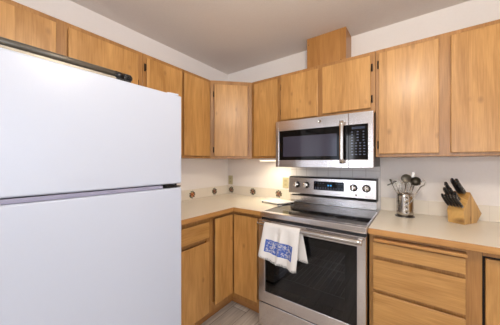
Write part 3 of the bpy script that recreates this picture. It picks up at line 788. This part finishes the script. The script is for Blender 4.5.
utensil('flat_spatula', 'narrow upright steel spatula standing behind the ladle', (1.90, -.14, zb), ut(1.936, 1.18, -.13),
        lambda M, t, hm: B(-.001, .001, -.009, .009, 0, .072, bv=.0009, M=facecam(M)).build('blade', hm, t))
utensil('kitchen_tongs', 'steel tongs leaning furthest right out of the holder', (1.880, -.195, zb), ut(1.985, 1.150, -.20), tonghead)

# ------------------------------------------------------------------ knife block
s = Vector((.5352, .8447, 0)); nn = Vector((-.832, .555, 0)).normalized(); P0 = Vector((2.208, -.228, ZC + .0005))
nn = Vector((-.8447, .5352, 0))
MKB = Matrix(((s.x, 0, nn.x, P0.x), (s.y, 0, nn.y, P0.y), (0, 1, 0, P0.z), (0, 0, 0, 1)))   # local (s, z, width)
t = thing('knife_block', tuple(P0 + s * .08 + nn * .047), 'slanted light wood knife block full of black-handled knives', 'knife block')
WB = .089
MB().prism([(0, 0), (.140, 0), (.200, .056), (.064, .206), (.040, .165), (-.012, .084)], 0, WB, M=MKB, bv=.003).build('block', BLOCK, t)
# slot face direction
def onface(q, w):  # q 0..1 from the low front lip to the peak
    a_, b_ = Vector((-.012, .084)), Vector((.064, .206))
    p = a_.lerp(b_, q); return MKB @ Vector((p.x, p.y, w))
hd = (MKB.to_3x3() @ Vector((-.72, .69, 0))).normalized()
side = (MKB.to_3x3() @ Vector((0, 0, 1))).normalized(); upv = side.cross(hd).normalized()
def knife(name, label, q, w, L, hw, hh, group):
    p = onface(q, w) + hd * (.004 if L < .115 else .007); t = thing(name, tuple(p), label, 'knife', group)
    M = Matrix(((side.x, upv.x, hd.x, p.x), (side.y, upv.y, hd.y, p.y), (side.z, upv.z, hd.z, p.z), (0, 0, 0, 1)))
    B(-hw * .9, hw * .9, -hh * .85, hh * .85, .002, .012, bv=.001, M=M).build('bolster', STEELV, t)
    mb = MB(); n = 8; rings = []
    for j in range(n + 1):
        z = .012 + (L - .012) * j / n; f = 1 + .12 * math.sin(j / n * math.pi * 2 + .5); dz = -.004 * math.sin(j / n * math.pi)
        rr = []
        for k in range(12):
            a_ = k * math.pi / 6; cx = math.copysign(abs(math.cos(a_)) ** .6, math.cos(a_)) * hw; cy = math.copysign(abs(math.sin(a_)) ** .6, math.sin(a_)) * hh * f + dz
            e_ = .55 if j == n else 1
            rr.append(mb.bm.verts.new(M @ Vector((cx * e_, cy * e_, z))))
        rings.append(rr)
    for A, B_ in zip(rings, rings[1:]):
        for k in range(12): ff = mb.bm.faces.new((A[k], A[(k + 1) % 12], B_[(k + 1) % 12], B_[k])); ff.smooth = True
    mb.bm.faces.new(rings[-1]); mb.bm.faces.new(rings[0][::-1])
    h_ = mb.build('handle', HANDLEB, t)
    for f in (.3, .55, .8): MB().cyl(M @ Vector((-hw - .0006, 0, L * f)), M @ Vector((hw + .0006, 0, L * f)), .0026, n=8).build('rivet', STEELV, h_)
    B(-hw * .22, hw * .22, hh * .96, hh * 1.10, .010, L * .93, M=M).build('highlight_tang', STEELV, h_); B(-hw * .22, hw * .22, -hh * 1.10, -hh * .96, .010, L * .93, M=M).build('highlight_tang', STEELV, h_)  # steel strips added to give the handles silver highlight lines
    B(-hw * .25, hw * .25, -hh * .8, -hh * .1, L - .001, L + .0012, M=M).build('tang_end', STEELV, h_)
names = ['leftmost', 'second from left', 'middle', 'second from right', 'rightmost']
for i in range(5):
    knife('steak_knife', names[i] + ' of the five small steak knives in the bottom row of the block', .17, WB - .011 - i * .0175, .119, .0053, .0092, 'steak knives in the block')
for nm, lb, q, w, L, hw, hh in (
    ('carving_knife', 'black-handled knife whose tip is highest at the left of the knife block', .72, WB - .012, .128, .0078, .0125),
    ('boning_knife', 'black-handled knife just above the leftmost steak knives in the block', .46, WB - .014, .125, .0075, .0115),
    ('utility_knife', 'black-handled knife in the middle of the block, above the centre steak knife', .56, WB - .034, .108, .0075, .0110),
    ('paring_knife', 'shorter black-handled knife above the rightmost steak knives', .50, WB - .054, .085, .007, .0100),
    ('chef_knife', 'large black-handled knife at the top right edge of the knife block', .86, .022, .138, .0085, .0145),
    ('bread_knife', 'long black-handled knife at the top, just left of the largest knife', .86, .043, .142, .008, .0135)):
    knife(nm, lb, q, w, L, hw, hh, 'large knives in the block')

# ------------------------------------------------------------------ ceiling lamp (above the camera's view)
t = thing('ceiling_light', (1.92, -1.68, 2.33), 'round semi-flush ceiling light of the kitchen', 'lamp')
MB().lathe([(0, HC - .001), (.09, HC - .001), (.085, HC - .025), (.02, HC - .03), (.02, 2.35), (0, 2.35)], M=Matrix.Translation((1.92, -1.68, 0))).build('canopy', STEELV, t)
MB().lathe([(.02, 2.352), (.15, 2.350), (.155, 2.345), (.10, 2.325), (0, 2.318)], M=Matrix.Translation((1.92, -1.68, 0))).build('diffuser', mat('diffuser', (250, 244, 232), .5, emis=((255, 240, 215), 3)), t)

for o in bpy.data.objects:
    if '_o' in o: del o['_o']
